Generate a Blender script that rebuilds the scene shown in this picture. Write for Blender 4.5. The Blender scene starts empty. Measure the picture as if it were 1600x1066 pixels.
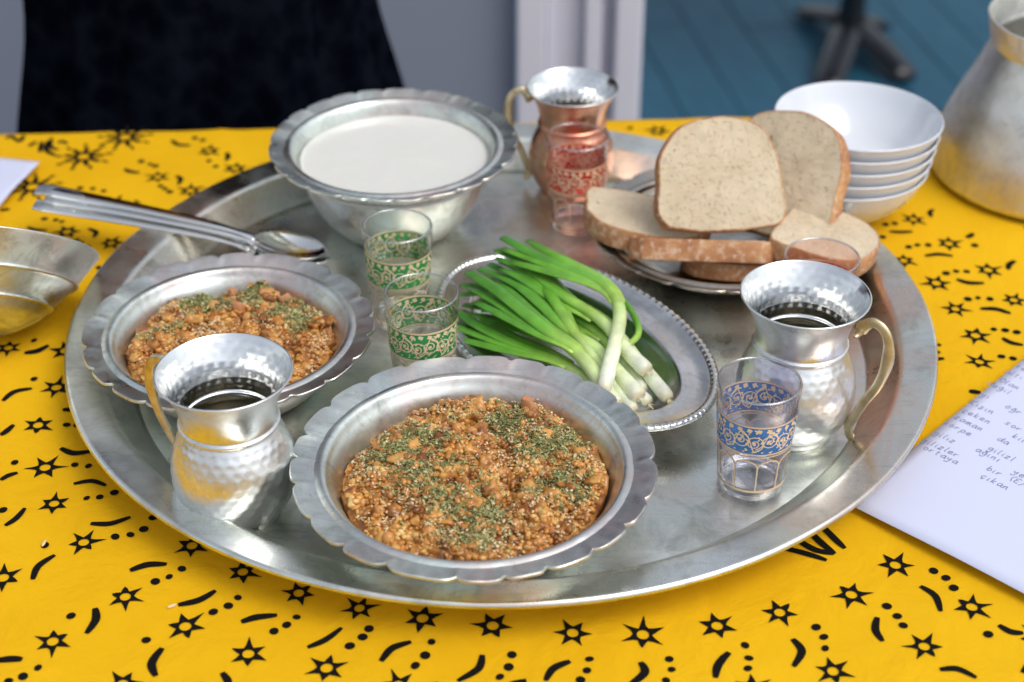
import bpy, bmesh, math, random
from math import sin, cos, pi, radians, sqrt, atan2
from mathutils import Vector, Matrix, noise
random.seed(7)
S = bpy.context.scene
COL = S.collection
# ---------------------------------------------------------------- camera
FPX, TH, HC = 2600.0, radians(33.5), 0.71
cam_d = bpy.data.cameras.new('camera'); cam = bpy.data.objects.new('camera', cam_d); COL.objects.link(cam)
cam.location = (0, 0, HC); cam.rotation_euler = (pi/2 - TH, 0, 0)
cam_d.sensor_width = 36; cam_d.lens = FPX/1600*36; cam_d.clip_start = .02; cam_d.clip_end = 500
cam_d.dof.use_dof = True; cam_d.dof.focus_distance = 1.11; cam_d.dof.aperture_fstop = 4.8
S.camera = cam
# ---------------------------------------------------------------- light
SUN_EL, SUN_AZ = radians(58), radians(125)      # azimuth from +y clockwise: high on the right, a little behind the camera
W = bpy.data.worlds.new('World'); S.world = W; W.use_nodes = True
wn = W.node_tree.nodes; wl = W.node_tree.links; wn.clear()
sky = wn.new('ShaderNodeTexSky'); sky.sky_type = 'NISHITA'; sky.sun_disc = False
sky.sun_elevation = SUN_EL; sky.sun_rotation = SUN_AZ; sky.dust_density = 3.0; sky.air_density = 1.2; sky.ozone_density = 1.0
hs = wn.new('ShaderNodeHueSaturation'); hs.inputs['Saturation'].default_value = .42
bg = wn.new('ShaderNodeBackground'); bg.inputs['Strength'].default_value = .15
wo = wn.new('ShaderNodeOutputWorld')
wl.new(sky.outputs[0], hs.inputs['Color']); wl.new(hs.outputs[0], bg.inputs['Color']); wl.new(bg.outputs[0], wo.inputs['Surface'])
sd = bpy.data.lights.new('sun', 'SUN'); sd.energy = 0.9; sd.angle = radians(38); sd.color = (1, .96, .9)
so = bpy.data.objects.new('sun', sd); COL.objects.link(so)
sv = Vector((sin(SUN_AZ)*cos(SUN_EL), cos(SUN_AZ)*cos(SUN_EL), sin(SUN_EL)))
so.rotation_euler = sv.to_track_quat('Z', 'Y').to_euler(); so.location = sv*6
S.view_settings.view_transform = 'Standard'; S.view_settings.look = 'None'
S.view_settings.exposure = 0.32; S.view_settings.gamma = 1.0; S.view_settings.use_curve_mapping = False
S.render.engine = 'CYCLES'
S.cycles.max_bounces = 10; S.cycles.transparent_max_bounces = 24; S.cycles.glossy_bounces = 6; S.cycles.transmission_bounces = 8

# ---------------------------------------------------------------- helpers
def P(px, py, z):
    u = (px-800)/FPX; v = -(py-533)/FPX
    d = Vector((u, cos(TH)+v*sin(TH), -sin(TH)+v*cos(TH)))
    return Vector((0, 0, HC)) + d*((z-HC)/d.z)
def tag(o, label=None, cat=None, group=None, kind=None):
    if label: o['label'] = label
    if cat: o['category'] = cat
    if group: o['group'] = group
    if kind: o['kind'] = kind
    return o
def mesh(name, vf, mat, parent=None, smooth=True, loc=None, rz=None):
    v, f = vf
    me = bpy.data.meshes.new(name); me.from_pydata([tuple(q) for q in v], [], f); me.update()
    if smooth: me.polygons.foreach_set('use_smooth', [True]*len(me.polygons))
    if mat: me.materials.append(mat)
    o = bpy.data.objects.new(name, me); COL.objects.link(o)
    if parent: o.parent = parent
    if loc is not None: o.location = loc
    if rz is not None: o.rotation_euler[2] = rz
    return o
def inst(src, parent=None, loc=None, name=None):
    o = src.copy(); COL.objects.link(o); o.parent = parent
    if loc is not None: o.location = loc
    return o
def empty(name, loc=(0, 0, 0), rz=0):
    o = bpy.data.objects.new(name, None); COL.objects.link(o); o.location = loc; o.rotation_euler[2] = rz
    o.empty_display_size = .02
    return o
def cr(pts, m):
    """Catmull-Rom through pts (tuples of any length), m samples a span"""
    out = []
    n = len(pts)
    for i in range(n-1):
        p0, p1, p2, p3 = pts[max(i-1, 0)], pts[i], pts[i+1], pts[min(i+2, n-1)]
        for k in range(m):
            t = k/m
            out.append(tuple(.5*((2*b)+(-a+c)*t+(2*a-5*b+4*c-d)*t*t+(-a+3*b-3*c+d)*t**3) for a, b, c, d in zip(p0, p1, p2, p3)))
    out.append(tuple(pts[-1]))
    return out
def lathe(prof, n, mod=None):
    v = []; f = []; m = len(prof)
    L = 0
    for i, (r, z) in enumerate(prof):
        if i: L += sqrt((r-prof[i-1][0])**2+(z-prof[i-1][1])**2)
        for k in range(n):
            a = 2*pi*k/n
            rr, zz = (r, z) if mod is None else mod(a, i, r, z, L)
            v.append((rr*cos(a), rr*sin(a), zz))
    for i in range(m-1):
        for k in range(n):
            k2 = (k+1) % n
            f.append((i*n+k, i*n+k2, (i+1)*n+k2, (i+1)*n+k))
    if prof[0][0] < 1e-3: f.append(tuple(range(n))[::-1])
    if prof[-1][0] < 1e-3: f.append(tuple(range((m-1)*n, m*n)))
    return v, f
def tube(path, rad, n=10, flat=1.0, up=Vector((0, 0, 1)), caps=True):
    """tube along path; rad = scalar or list; flat = ratio of the second axis (along 'up')"""
    path = [Vector(p) for p in path]; m = len(path)
    if not hasattr(rad, '__len__'): rad = [rad]*m
    v = []; f = []; side = None
    for i, p in enumerate(path):
        t = (path[min(i+1, m-1)]-path[max(i-1, 0)]).normalized()
        if side is None:
            side = t.cross(up)
            if side.length < 1e-4: side = t.cross(Vector((1, 0, 0)))
        side = (side - t*side.dot(t)).normalized(); nn = side.cross(t)
        fl = flat[i] if hasattr(flat, '__len__') else flat
        for k in range(n):
            a = 2*pi*k/n
            v.append(p + side*(rad[i]*cos(a)) + nn*(rad[i]*fl*sin(a)))
    for i in range(m-1):
        for k in range(n):
            k2 = (k+1) % n
            f.append((i*n+k, i*n+k2, (i+1)*n+k2, (i+1)*n+k))
    if caps: f.append(tuple(range(n))[::-1]); f.append(tuple(range((m-1)*n, m*n)))
    return v, f
def boxvf(x0, x1, y0, y1, z0, z1, bev=0.0):
    bm = bmesh.new(); bmesh.ops.create_cube(bm, size=1)
    for q in bm.verts:
        q.co = Vector(((x0+x1)/2+q.co.x*(x1-x0), (y0+y1)/2+q.co.y*(y1-y0), (z0+z1)/2+q.co.z*(z1-z0)))
    if bev: bmesh.ops.bevel(bm, geom=bm.edges[:], offset=bev, segments=2, affect='EDGES', profile=.5)
    bm.verts.index_update()
    r = [q.co.copy() for q in bm.verts], [tuple(x.index for x in q.verts) for q in bm.faces]; bm.free()
    return r
def join(*vfs):
    V = []; F = []
    for v, f in vfs:
        b = len(V); V += list(v); F += [tuple(i+b for i in q) for q in f]
    return V, F
def fbm(x, y, z=0, s=1.0): return noise.fractal(Vector((x*s, y*s, z*s)), 1.0, 2.0, 4)
class Flat:
    """flat print: polygons in 2-D, laid on a surface by a mapping"""
    def __init__(s): s.v = []; s.f = []
    def ribbon(s, pts, w, m=5):
        if m > 1 and len(pts) > 2: pts = cr(pts, m)
        n = len(pts); b = len(s.v)
        for i, p in enumerate(pts):
            q0 = pts[max(i-1, 0)]; q1 = pts[min(i+1, n-1)]
            tx, ty = q1[0]-q0[0], q1[1]-q0[1]; l = sqrt(tx*tx+ty*ty) or 1
            ww = w(i/(n-1)) if callable(w) else w
            s.v += [(p[0]-ty/l*ww/2, p[1]+tx/l*ww/2), (p[0]+ty/l*ww/2, p[1]-tx/l*ww/2)]
        for i in range(n-1): s.f.append((b+2*i, b+2*i+1, b+2*i+3, b+2*i+2))
    def disc(s, x, y, r, n=10, e=1.0, a0=0):
        b = len(s.v)
        for k in range(n):
            a = 2*pi*k/n; u = r*cos(a); w = r*e*sin(a)
            s.v.append((x+u*cos(a0)-w*sin(a0), y+u*sin(a0)+w*cos(a0)))
        s.f.append(tuple(range(b, b+n)))
    def star(s, x, y, R, rot, tips=6):
        b = len(s.v); n = tips*4
        rr = [1+random.uniform(-.18, .2) for _ in range(tips)]
        for k in range(n):
            a = rot+2*pi*k/n; j = k % 4
            ro = {0: R*rr[k//4], 1: R*.64, 2: R*.45, 3: R*.64}[j]*random.uniform(.93, 1.08)
            a2 = a + (0 if j in (0, 2) else (-.07 if j == 1 else .07))
            s.v += [(x+ro*cos(a2), y+ro*sin(a2)), (x+R*.29*cos(a), y+R*.29*sin(a))]
        for k in range(n):
            k2 = (k+1) % n
            s.f.append((b+2*k, b+2*k2, b+2*k2+1, b+2*k+1))
    def vf(s, fn): return [fn(x, y) for x, y in s.v], s.f

# ---------------------------------------------------------------- materials
def mat(name, color=(.8, .8, .8), rough=.5, metal=0.0, **kw):
    m = bpy.data.materials.new(name); m.use_nodes = True
    b = m.node_tree.nodes['Principled BSDF']
    b.inputs['Base Color'].default_value = (*color, 1); b.inputs['Roughness'].default_value = rough
    b.inputs['Metallic'].default_value = metal
    for k, v in kw.items(): b.inputs[k.replace('_', ' ')].default_value = v
    return m
def N(m, t, **kw):
    n = m.node_tree.nodes.new('ShaderNode'+t)
    for k, v in kw.items():
        if k in n.inputs: n.inputs[k].default_value = v
        else: setattr(n, k, v)
    return n
def L(m, a, b): m.node_tree.links.new(a, b)
def BS(m): return m.node_tree.nodes['Principled BSDF']
def coords(m, kind='Object', scale=None):
    tc = N(m, 'TexCoord')
    if scale is None: return tc.outputs[kind]
    mp = N(m, 'Mapping'); mp.inputs['Scale'].default_value = scale; L(m, tc.outputs[kind], mp.inputs[0]); return mp.outputs[0]
def ramp(m, src, stops):
    r = N(m, 'ValToRGB'); e = r.color_ramp.elements
    while len(e) < len(stops): e.new(.5)
    for q, (p, c) in zip(e, stops):
        q.position = p; q.color = (*c, 1) if len(c) == 3 else c
    L(m, src, r.inputs[0]); return r.outputs[0]
def g(v): return (v, v, v)
def bump(m, src, strength, dist):
    b = N(m, 'Bump'); b.inputs['Strength'].default_value = strength; b.inputs['Distance'].default_value = dist
    L(m, src, b.inputs['Height']); L(m, b.outputs[0], BS(m).inputs['Normal']); return b
def tin(name, base=(.62, .62, .58), tint=(.62, .45, .38), tint_amt=.5, rough=(.16, .36), scale=9, bumpd=.0006, stain=.5, scratch=.5):
    """tinned copper: grey tin, copper blushing through in patches, stains, scratches, soft dents"""
    m = mat(name, base, .25, 1.0); co = coords(m)
    n1 = N(m, 'TexNoise', Scale=scale, Detail=6.0, Roughness=.65, Distortion=.6); L(m, co, n1.inputs['Vector'])
    n2 = N(m, 'TexNoise', Scale=scale*4.5, Detail=9.0, Roughness=.72, Distortion=.4); L(m, co, n2.inputs['Vector'])
    n4 = N(m, 'TexNoise', Scale=scale*1.7, Detail=4.0); mp = N(m, 'Mapping'); mp.inputs['Location'].default_value = (3, 7, 1); L(m, co, mp.inputs[0]); L(m, mp.outputs[0], n4.inputs['Vector'])
    mp2 = N(m, 'Mapping'); mp2.inputs['Rotation'].default_value = (.3, .2, .7); mp2.inputs['Scale'].default_value = (14, 260, 40); L(m, co, mp2.inputs[0])
    sc = N(m, 'TexNoise', Scale=1.6, Detail=3.0); L(m, mp2.outputs[0], sc.inputs['Vector'])
    dk = tuple(c*.42 for c in base); lt = tuple(min(.9, c*1.22) for c in base)
    c1 = ramp(m, n1.outputs[0], [(.36, lt), (.48, base), (.66, tuple(b*(1-tint_amt)+t*tint_amt for b, t in zip(base, tint)))])
    f2 = ramp(m, n2.outputs[0], [(.50, g(0)), (.70, g(stain))])
    mx = N(m, 'Mix', data_type='RGBA'); L(m, f2, mx.inputs[0]); L(m, c1, mx.inputs[6]); mx.inputs[7].default_value = (*dk, 1)
    f3 = ramp(m, sc.outputs[0], [(.60, g(0)), (.70, g(.5*scratch))])
    mx2 = N(m, 'Mix', data_type='RGBA'); L(m, f3, mx2.inputs[0]); L(m, mx.outputs[2], mx2.inputs[6]); mx2.inputs[7].default_value = (*dk, 1)
    L(m, mx2.outputs[2], BS(m).inputs['Base Color'])
    ad = N(m, 'Math', operation='ADD'); L(m, n2.outputs[0], ad.inputs[0]); L(m, n4.outputs[0], ad.inputs[1])
    hf = N(m, 'Math', operation='MULTIPLY'); L(m, ad.outputs[0], hf.inputs[0]); hf.inputs[1].default_value = .5
    L(m, ramp(m, hf.outputs[0], [(.38, g(rough[0])), (.62, g(rough[1]))]), BS(m).inputs['Roughness'])
    n3 = N(m, 'TexNoise', Scale=scale*2.2, Detail=2.0); L(m, co, n3.inputs['Vector'])
    b1 = bump(m, n3.outputs[0], .5, bumpd*4)
    b2 = N(m, 'Bump'); b2.inputs['Strength'].default_value = .18; b2.inputs['Distance'].default_value = .0006
    L(m, n2.outputs[0], b2.inputs['Height']); L(m, b1.outputs[0], b2.inputs['Normal']); L(m, b2.outputs[0], BS(m).inputs['Normal'])
    return m
M = {}
M['tray'] = tin('tray_tin', (.72, .76, .70), (.72, .54, .45), .75, (.18, .50), 6, .0009, .7)
M['bowl'] = tin('bowl_tin', (.68, .73, .69), (.68, .54, .52), .75, (.26, .55), 12, .0004, .7)
M['plate'] = tin('plate_tin', (.42, .39, .34), (.45, .3, .24), .5, (.16, .34), 14, .0003, .5)
M['platter'] = tin('platter_silver', (.72, .73, .70), (.6, .6, .55), .3, (.10, .26), 16, .0002, .35)
M['mug'] = tin('mug_silver', (.80, .81, .82), (.78, .74, .66), .4, (.27, .40), 22, .0001, .25)
M['copper'] = tin('mug_copper', (.88, .48, .33), (.78, .38, .26), .6, (.26, .40), 22, .0001, .3)
M['inside'] = tin('mug_inside', (.80, .81, .80), (.7, .7, .66), .3, (.14, .24), 22, .0001, .05, 0)
M['well_shade'] = tin('mug_well_shade', (.38, .36, .29), (.28, .25, .18), .5, (.25, .45), 22, .0001, .4)  # dark tone paints in the shade deep inside the mugs
M['pitcher'] = tin('pitcher_tin', (.76, .75, .70), (.70, .62, .52), .5, (.34, .55), 10, .0003, .45)
M['steel'] = mat('spoon_steel', (.82, .82, .80), .07, 1.0)
M['brass'] = mat('handle_brass', (.72, .58, .32), .42, 1.0)
_n = N(M['brass'], 'TexNoise', Scale=90.0, Detail=4.0); L(M['brass'], coords(M['brass']), _n.inputs['Vector'])
L(M['brass'], ramp(M['brass'], _n.outputs[0], [(.35, (.50, .41, .24)), (.6, (.74, .64, .43))]), BS(M['brass']).inputs['Base Color'])
M['china'] = mat('white_porcelain', (.66, .69, .74), .08, Coat_Weight=.5)
M['black'] = mat('black_print', (.007, .006, .005), .9, Specular_IOR_Level=.1)
M['ink'] = mat('blue_ink', (.20, .22, .40), .6)
M['gold'] = mat('gold_print', (.86, .64, .42), .4, .1)
M['yogurt'] = mat('yogurt', (.68, .68, .64), .13, Subsurface_Weight=.25, Subsurface_Scale=.004)
_n = N(M['yogurt'], 'TexNoise', Scale=40.0, Detail=3.0); L(M['yogurt'], coords(M['yogurt']), _n.inputs['Vector']); bump(M['yogurt'], _n.outputs[0], .3, .0015)
# cloth
m = M['cloth'] = mat('yellow_cotton', (.80, .42, .012), .9, Specular_IOR_Level=.12)
co = coords(m)
n1 = N(m, 'TexNoise', Scale=6.0, Detail=5.0); L(m, co, n1.inputs['Vector'])
L(m, ramp(m, n1.outputs[0], [(.3, (.71, .385, .004)), (.7, (.78, .45, .008))]), BS(m).inputs['Base Color'])
w1 = N(m, 'TexWave', Scale=420.0, Distortion=.6); L(m, co, w1.inputs['Vector'])
w2 = N(m, 'TexWave', Scale=420.0, Distortion=.6, bands_direction='Y'); L(m, co, w2.inputs['Vector'])
ad = N(m, 'Math', operation='ADD'); L(m, w1.outputs[1], ad.inputs[0]); L(m, w2.outputs[1], ad.inputs[1])
nz = N(m, 'TexNoise', Scale=22.0, Detail=6.0, Roughness=.6, Distortion=.5); L(m, co, nz.inputs['Vector'])
b0 = bump(m, nz.outputs[0], .6, .005)
b9 = N(m, 'Bump'); b9.inputs['Strength'].default_value = .3; b9.inputs['Distance'].default_value = .0003
L(m, ad.outputs[0], b9.inputs['Height']); L(m, b0.outputs[0], b9.inputs['Normal']); L(m, b9.outputs[0], BS(m).inputs['Normal'])
# paper
m = M['paper'] = mat('white_paper', (.58, .61, .78), .8)
n1 = N(m, 'TexNoise', Scale=30.0, Detail=4.0); L(m, coords(m), n1.inputs['Vector']); bump(m, n1.outputs[0], .15, .001)
# glass
def clear_glass(name, tintc=(.97, .985, .98), base_=.05):
    m = bpy.data.materials.new(name); m.use_nodes = True; nt = m.node_tree; nt.nodes.clear()
    o = N(m, 'OutputMaterial'); t = N(m, 'BsdfTransparent'); t.inputs[0].default_value = (*tintc, 1)
    gl = N(m, 'BsdfGlossy'); gl.inputs['Roughness'].default_value = .03
    fr = N(m, 'LayerWeight'); fr.inputs['Blend'].default_value = .5
    pw = N(m, 'Math', operation='POWER'); L(m, fr.outputs['Facing'], pw.inputs[0]); pw.inputs[1].default_value = 2.6
    ml = N(m, 'Math', operation='MULTIPLY_ADD'); L(m, pw.outputs[0], ml.inputs[0]); ml.inputs[1].default_value = .7; ml.inputs[2].default_value = base_
    mx = N(m, 'MixShader'); L(m, ml.outputs[0], mx.inputs[0]); L(m, t.outputs[0], mx.inputs[1]); L(m, gl.outputs[0], mx.inputs[2]); L(m, mx.outputs[0], o.inputs[0])
    return m
M['glass'] = clear_glass('thin_glass'); M['glass_pink'] = clear_glass('thin_pink_glass', (.98, .90, .90))
M['glass_violet'] = clear_glass('thin_violet_glass', (.95, .94, .98))
M['glass_rim'] = clear_glass('glass_rim', (.93, .95, .96), .28)
M['glass_base'] = mat('thick_glass', (.97, .98, .98), .02, Transmission_Weight=1.0, IOR=1.45)
def band_mat(name, c):
    m = bpy.data.materials.new(name); m.use_nodes = True; nt = m.node_tree; b = BS(m)
    b.inputs['Base Color'].default_value = (*c, 1); b.inputs['Roughness'].default_value = .25
    t = N(m, 'BsdfTransparent'); t.inputs[0].default_value = (*[min(1, q*1.6+.12) for q in c], 1)
    mx = N(m, 'MixShader'); mx.inputs[0].default_value = .55; L(m, t.outputs[0], mx.inputs[1]); L(m, b.outputs[0], mx.inputs[2])
    L(m, mx.outputs[0], nt.nodes['Material Output'].inputs[0]); return m
M['green'] = band_mat('green_enamel', (.03, .36, .10)); M['red'] = band_mat('red_enamel', (.72, .03, .02)); M['blue'] = band_mat('blue_enamel', (.08, .27, .66))
# food
m = M['wheat'] = mat('cooked_wheat', (.55, .26, .07), .22, Subsurface_Weight=.3, Subsurface_Scale=.003)
oi = N(m, 'NewGeometry'); cn = N(m, 'TexNoise', Scale=55.0, Detail=3.0); L(m, coords(m), cn.inputs['Vector'])
mr_ = N(m, 'Math', operation='MULTIPLY_ADD'); L(m, oi.outputs['Random Per Island'], mr_.inputs[0]); mr_.inputs[1].default_value = .45
ms_ = N(m, 'Math', operation='MULTIPLY_ADD'); L(m, cn.outputs[0], ms_.inputs[0]); ms_.inputs[1].default_value = 2.4; ms_.inputs[2].default_value = -.92; L(m, ms_.outputs[0], mr_.inputs[2])
r_ = ramp(m, mr_.outputs[0], [(0, (.18, .058, .012)), (.35, (.45, .18, .037)), (.7, (.64, .32, .08)), (1, (.74, .50, .20))])
L(m, r_, BS(m).inputs['Base Color'])
m = M['sauce'] = mat('brown_sauce', (.20, .065, .014), .2)
n1 = N(m, 'TexNoise', Scale=70.0, Detail=5.0); L(m, coords(m), n1.inputs['Vector'])
L(m, ramp(m, n1.outputs[0], [(.35, (.17, .056, .012)), (.5, (.44, .18, .036)), (.65, (.62, .32, .08))]), BS(m).inputs['Base Color']); bump(m, n1.outputs[0], .6, .003)
m = M['sesame'] = mat('sesame_seed', (.70, .48, .24), .5)
L(m, ramp(m, N(m, 'NewGeometry').outputs['Random Per Island'], [(0, (.48, .27, .10)), (1, (.80, .62, .38))]), BS(m).inputs['Base Color'])
m = M['mint'] = mat('dried_mint', (.14, .16, .06), .8)
L(m, ramp(m, N(m, 'NewGeometry').outputs['Random Per Island'], [(0, (.15, .135, .045)), (.5, (.32, .32, .115)), (1, (.55, .54, .28))]), BS(m).inputs['Base Color'])
M['chickpea'] = mat('chickpea', (.54, .26, .075), .3, Subsurface_Weight=.3, Subsurface_Scale=.004)
M['meat'] = mat('meat_cube', (.46, .20, .085), .4)
# bread
m = M['crumb'] = mat('bread_crumb', (.62, .50, .36), .9, Subsurface_Weight=.15, Subsurface_Scale=.004)
co = coords(m)
n1 = N(m, 'TexNoise', Scale=38.0, Detail=7.0, Roughness=.65); L(m, co, n1.inputs['Vector'])
v1 = N(m, 'TexNoise', Scale=330.0, Detail=3.0, Roughness=.6, Distortion=.2); L(m, co, v1.inputs['Vector'])
v2 = N(m, 'TexNoise', Scale=130.0, Detail=1.0, Distortion=.25); L(m, co, v2.inputs['Vector'])
p1 = ramp(m, v1.outputs[0], [(.26, g(.62)), (.46, g(1))]); p2 = ramp(m, v2.outputs[0], [(.19, g(.1)), (.27, g(1))])
mu = N(m, 'Math', operation='MULTIPLY'); L(m, p1, mu.inputs[0]); L(m, p2, mu.inputs[1])
cc = ramp(m, n1.outputs[0], [(.3, (.54, .43, .285)), (.7, (.66, .555, .40))])
mx = N(m, 'Mix', data_type='RGBA'); L(m, mu.outputs[0], mx.inputs[0]); mx.inputs[6].default_value = (.36, .26, .15, 1); L(m, cc, mx.inputs[7])
L(m, mx.outputs[2], BS(m).inputs['Base Color'])
ad = N(m, 'Math', operation='ADD'); L(m, mu.outputs[0], ad.inputs[0]); L(m, n1.outputs[0], ad.inputs[1]); bump(m, ad.outputs[0], .9, .0018)
m = M['crust'] = mat('bread_crust', (.45, .20, .08), .7); co = coords(m)
n1 = N(m, 'TexNoise', Scale=28.0, Detail=7.0, Roughness=.7); L(m, co, n1.inputs['Vector'])
n2 = N(m, 'TexNoise', Scale=220.0, Detail=4.0); L(m, co, n2.inputs['Vector'])
c1 = ramp(m, n1.outputs[0], [(.32, (.26, .10, .04)), (.5, (.44, .20, .082)), (.68, (.58, .34, .16))])
mx = N(m, 'Mix', data_type='RGBA'); L(m, ramp(m, n2.outputs[0], [(.52, g(0)), (.68, g(.55))]), mx.inputs[0]); L(m, c1, mx.inputs[6]); mx.inputs[7].default_value = (.68, .52, .40, 1)
L(m, mx.outputs[2], BS(m).inputs['Base Color']); bump(m, n2.outputs[0], .4, .001)
# scallion: colour runs along the plant (attribute 'tone' 0 bulb .. 1 leaf tip)
m = M['onion'] = mat('scallion', (.1, .4, .05), .3, Subsurface_Weight=.2, Subsurface_Scale=.004)
at = N(m, 'Attribute'); at.attribute_name = 'tone'
c1 = ramp(m, at.outputs['Fac'], [(0, (.74, .68, .46)), (.04, (.80, .82, .68)), (.22, (.66, .76, .40)), (.40, (.36, .56, .10)), (.62, (.13, .36, .03)), (1, (.055, .22, .025))])
n1 = N(m, 'TexNoise', Scale=60.0, Detail=4.0); L(m, coords(m, 'Object', (1, 1, 1)), n1.inputs['Vector'])
hs_ = N(m, 'HueSaturation'); L(m, c1, hs_.inputs['Color']); L(m, ramp(m, n1.outputs[0], [(.3, g(.75)), (.7, g(1.25))]), hs_.inputs['Value'])
L(m, hs_.outputs[0], BS(m).inputs['Base Color'])
# background
m = M['plank'] = mat('blue_deck_paint', (.018, .085, .14), .5, Specular_IOR_Level=.25); co = coords(m, 'Object', (6, 1, 1))
n1 = N(m, 'TexNoise', Scale=8.0, Detail=5.0); L(m, co, n1.inputs['Vector'])
L(m, ramp(m, n1.outputs[0], [(.3, (.008, .060, .105)), (.7, (.013, .083, .14))]), BS(m).inputs['Base Color']); bump(m, n1.outputs[0], .2, .002)
M['joint'] = mat('dark_joint', (.008, .02, .03), .8)
M['panel'] = mat('grey_panel', (.30, .33, .42), .45); M['upvc'] = mat('white_frame', (.86, .84, .93), .4)
M['blackmetal'] = mat('black_metal', (.008, .010, .014), .22)
m = M['dress'] = mat('black_lace', (.006, .007, .012), 1.0, Specular_IOR_Level=.0); co = coords(m)
v1 = N(m, 'TexVoronoi', Scale=34.0); L(m, co, v1.inputs['Vector']); n1 = N(m, 'TexNoise', Scale=60.0, Detail=5.0); L(m, co, n1.inputs['Vector'])
ad = N(m, 'Math', operation='MULTIPLY'); L(m, v1.outputs['Distance'], ad.inputs[0]); L(m, n1.outputs[0], ad.inputs[1])
L(m, ramp(m, ad.outputs[0], [(.12, (.0015, .002, .005)), (.4, (.005, .0065, .012))]), BS(m).inputs['Base Color']); bump(m, ad.outputs[0], .4, .004)
M['skin'] = mat('skin', (.50, .28, .19), .5, Subsurface_Weight=.1, Subsurface_Scale=.01); M['hair'] = mat('dark_hair', (.02, .013, .01), .5)
M['wood'] = mat('table_wood', (.25, .14, .07), .5)

# ================================================================ SETTING
deck = mesh('deck', boxvf(-6, 6, -3, 9, -.80, -.772), M['joint'], smooth=False); tag(deck, 'deep blue painted plank deck beyond the table', 'deck', kind='structure')
dang = atan2(.061, .389)          # planks run away from the table, turned a little
pm = [mesh('plank', boxvf(-.0585, .0585, -.6, .6, -.022, 0, .003), M['plank'], deck, smooth=False)]
first = True
for i in range(-9, 22):
    for j in range(-1, 4):
        lx = i*.122; ly = 1.2*j + (.6 if i % 2 else 0) + 1.4
        x = .35 + lx*cos(dang) + (ly-1.9)*sin(-dang)*1.0; y = 1.5 + ly*cos(dang) + lx*sin(dang)*.0
        o = pm[0] if first else inst(pm[0], deck); first = False
        o.location = (x, y, -.75 + random.uniform(-.001, .001)); o.rotation_euler[2] = dang
# patio door behind the table: grey lower panel and ribbed white frame
door = empty('patio_door', (-.6, 2.3, -.75)); tag(door, 'grey panelled door with ribbed white frame behind the table', 'door')
mesh('panel', boxvf(-1.6, .605, .03, .06, 0.001, 2.1), M['panel'], door, smooth=False)
mesh('bottom_rail', boxvf(-1.6, .605, .012, .028, .002, .10, .004), M['upvc'], door, smooth=False)
for (a, b, d0) in ((.607, .650, 0.0), (.652, .705, .018), (.707, .733, -.004), (.735, .750, .03), (.752, .792, -.012)):
    mesh('frame_post', boxvf(a, b, d0, d0+.07, .001, 2.1, .004), M['upvc'], door, smooth=False)
# pedestal table out on the deck
pc = P(1325, 72, -.75); ped = empty('pedestal_table', (pc.x, pc.y, -.75)); tag(ped, 'black pedestal table with star foot standing on the blue deck', 'table')
mesh('column', lathe([(0, .04), (.034, .04), (.030, .07), (.026, .12), (.026, .70), (.05, .715), (0, .716)], 24), M['blackmetal'], ped)
mesh('table_top', lathe(cr([(0, .718), (.33, .718), (.345, .724), (.345, .738), (.33, .744), (0, .744)], 1), 48), M['blackmetal'], ped, smooth=False)
for (ex_, ey_) in ((1256, 24), (1416, 132), (1290, 150), (1376, 48)):
    e_ = P(ex_, ey_, -.75)-pc
    mesh('foot', tube([(e_.x*t, e_.y*t, z) for t, z in ((0, .052), (.25, .050), (.6, .036), (.9, .020), (1, .014))], [.036, .036, .035, .032, .026], 10, .45), M['blackmetal'], ped)

# ---------------------------------------------------------------- table and cloth
TROT = atan2(.0495, .989)
tc_ = Vector((.0, .93, 0))
ex = Vector((cos(TROT), sin(TROT), 0)); ey = Vector((-sin(TROT), cos(TROT), 0))
TX0, TX1, TY0, TY1 = -.80, .85, -.50, .5295
def czz(x, y):
    q = fbm(x, y, 3.1, 5.0)*.5+fbm(x, y, 1.7, 14.0)*.25
    rd = max(0, 1-6*abs(fbm(x, y, 8.3, 2.6)))
    return -.0030 + .0018*max(-1, min(1, q*1.5)) + .0012*rd*rd
tab = empty('table', (tc_.x, tc_.y, -.75), TROT); tag(tab, 'plain table hidden under the yellow printed cloth', 'table')
mesh('table_top', boxvf(TX0+.004, TX1-.004, TY0+.004, TY1-.004, .712, .7435, .002), M['wood'], tab, smooth=False)
lg = mesh('leg', boxvf(-.025, .025, -.025, .025, .002, .711, .004), M['wood'], tab, smooth=False, loc=(TX0+.1, TY0+.1, 0))
for q in ((TX1-.1, TY0+.1, 0), (TX0+.1, TY1-.1, 0), (TX1-.1, TY1-.1, 0)): inst(lg, tab, q)
def cloth_mesh():
    v = []; f = []
    xs = [-.30, -.2, -.1, -.03, -.008, -.002] ; 
    def axis(a, b, n):
        out = [('d0', a, d) for d in (.28, .2, .12, .05, .012)] + [('t', a+(b-a)*i/n, 0) for i in range(n+1)] + [('d1', b, d) for d in (.012, .05, .12, .2, .28)]
        return out
    X = axis(TX0, TX1, 220); Y = axis(TY0, TY1, 140)
    for (ky, ay, dy) in Y:
        for (kx, ax, dx) in X:
            p = tc_ + ex*ax + ey*ay; drop = max(dx, dy)
            if drop == 0: p.z = czz(p.x, p.y)
            else:
                w = .006+.012*drop/.28*(1+sin((ax+ay)*26))
                off = ex*((-1 if kx == 'd0' else 1 if kx == 'd1' else 0)*w) + ey*((-1 if ky == 'd0' else 1 if ky == 'd1' else 0)*w)
                p = p+off; p.z = -drop-.001
            v.append(p)
    nx = len(X)
    for j in range(len(Y)-1):
        for i in range(nx-1):
            f.append((j*nx+i, j*nx+i+1, (j+1)*nx+i+1, (j+1)*nx+i))
    return v, f
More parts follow.
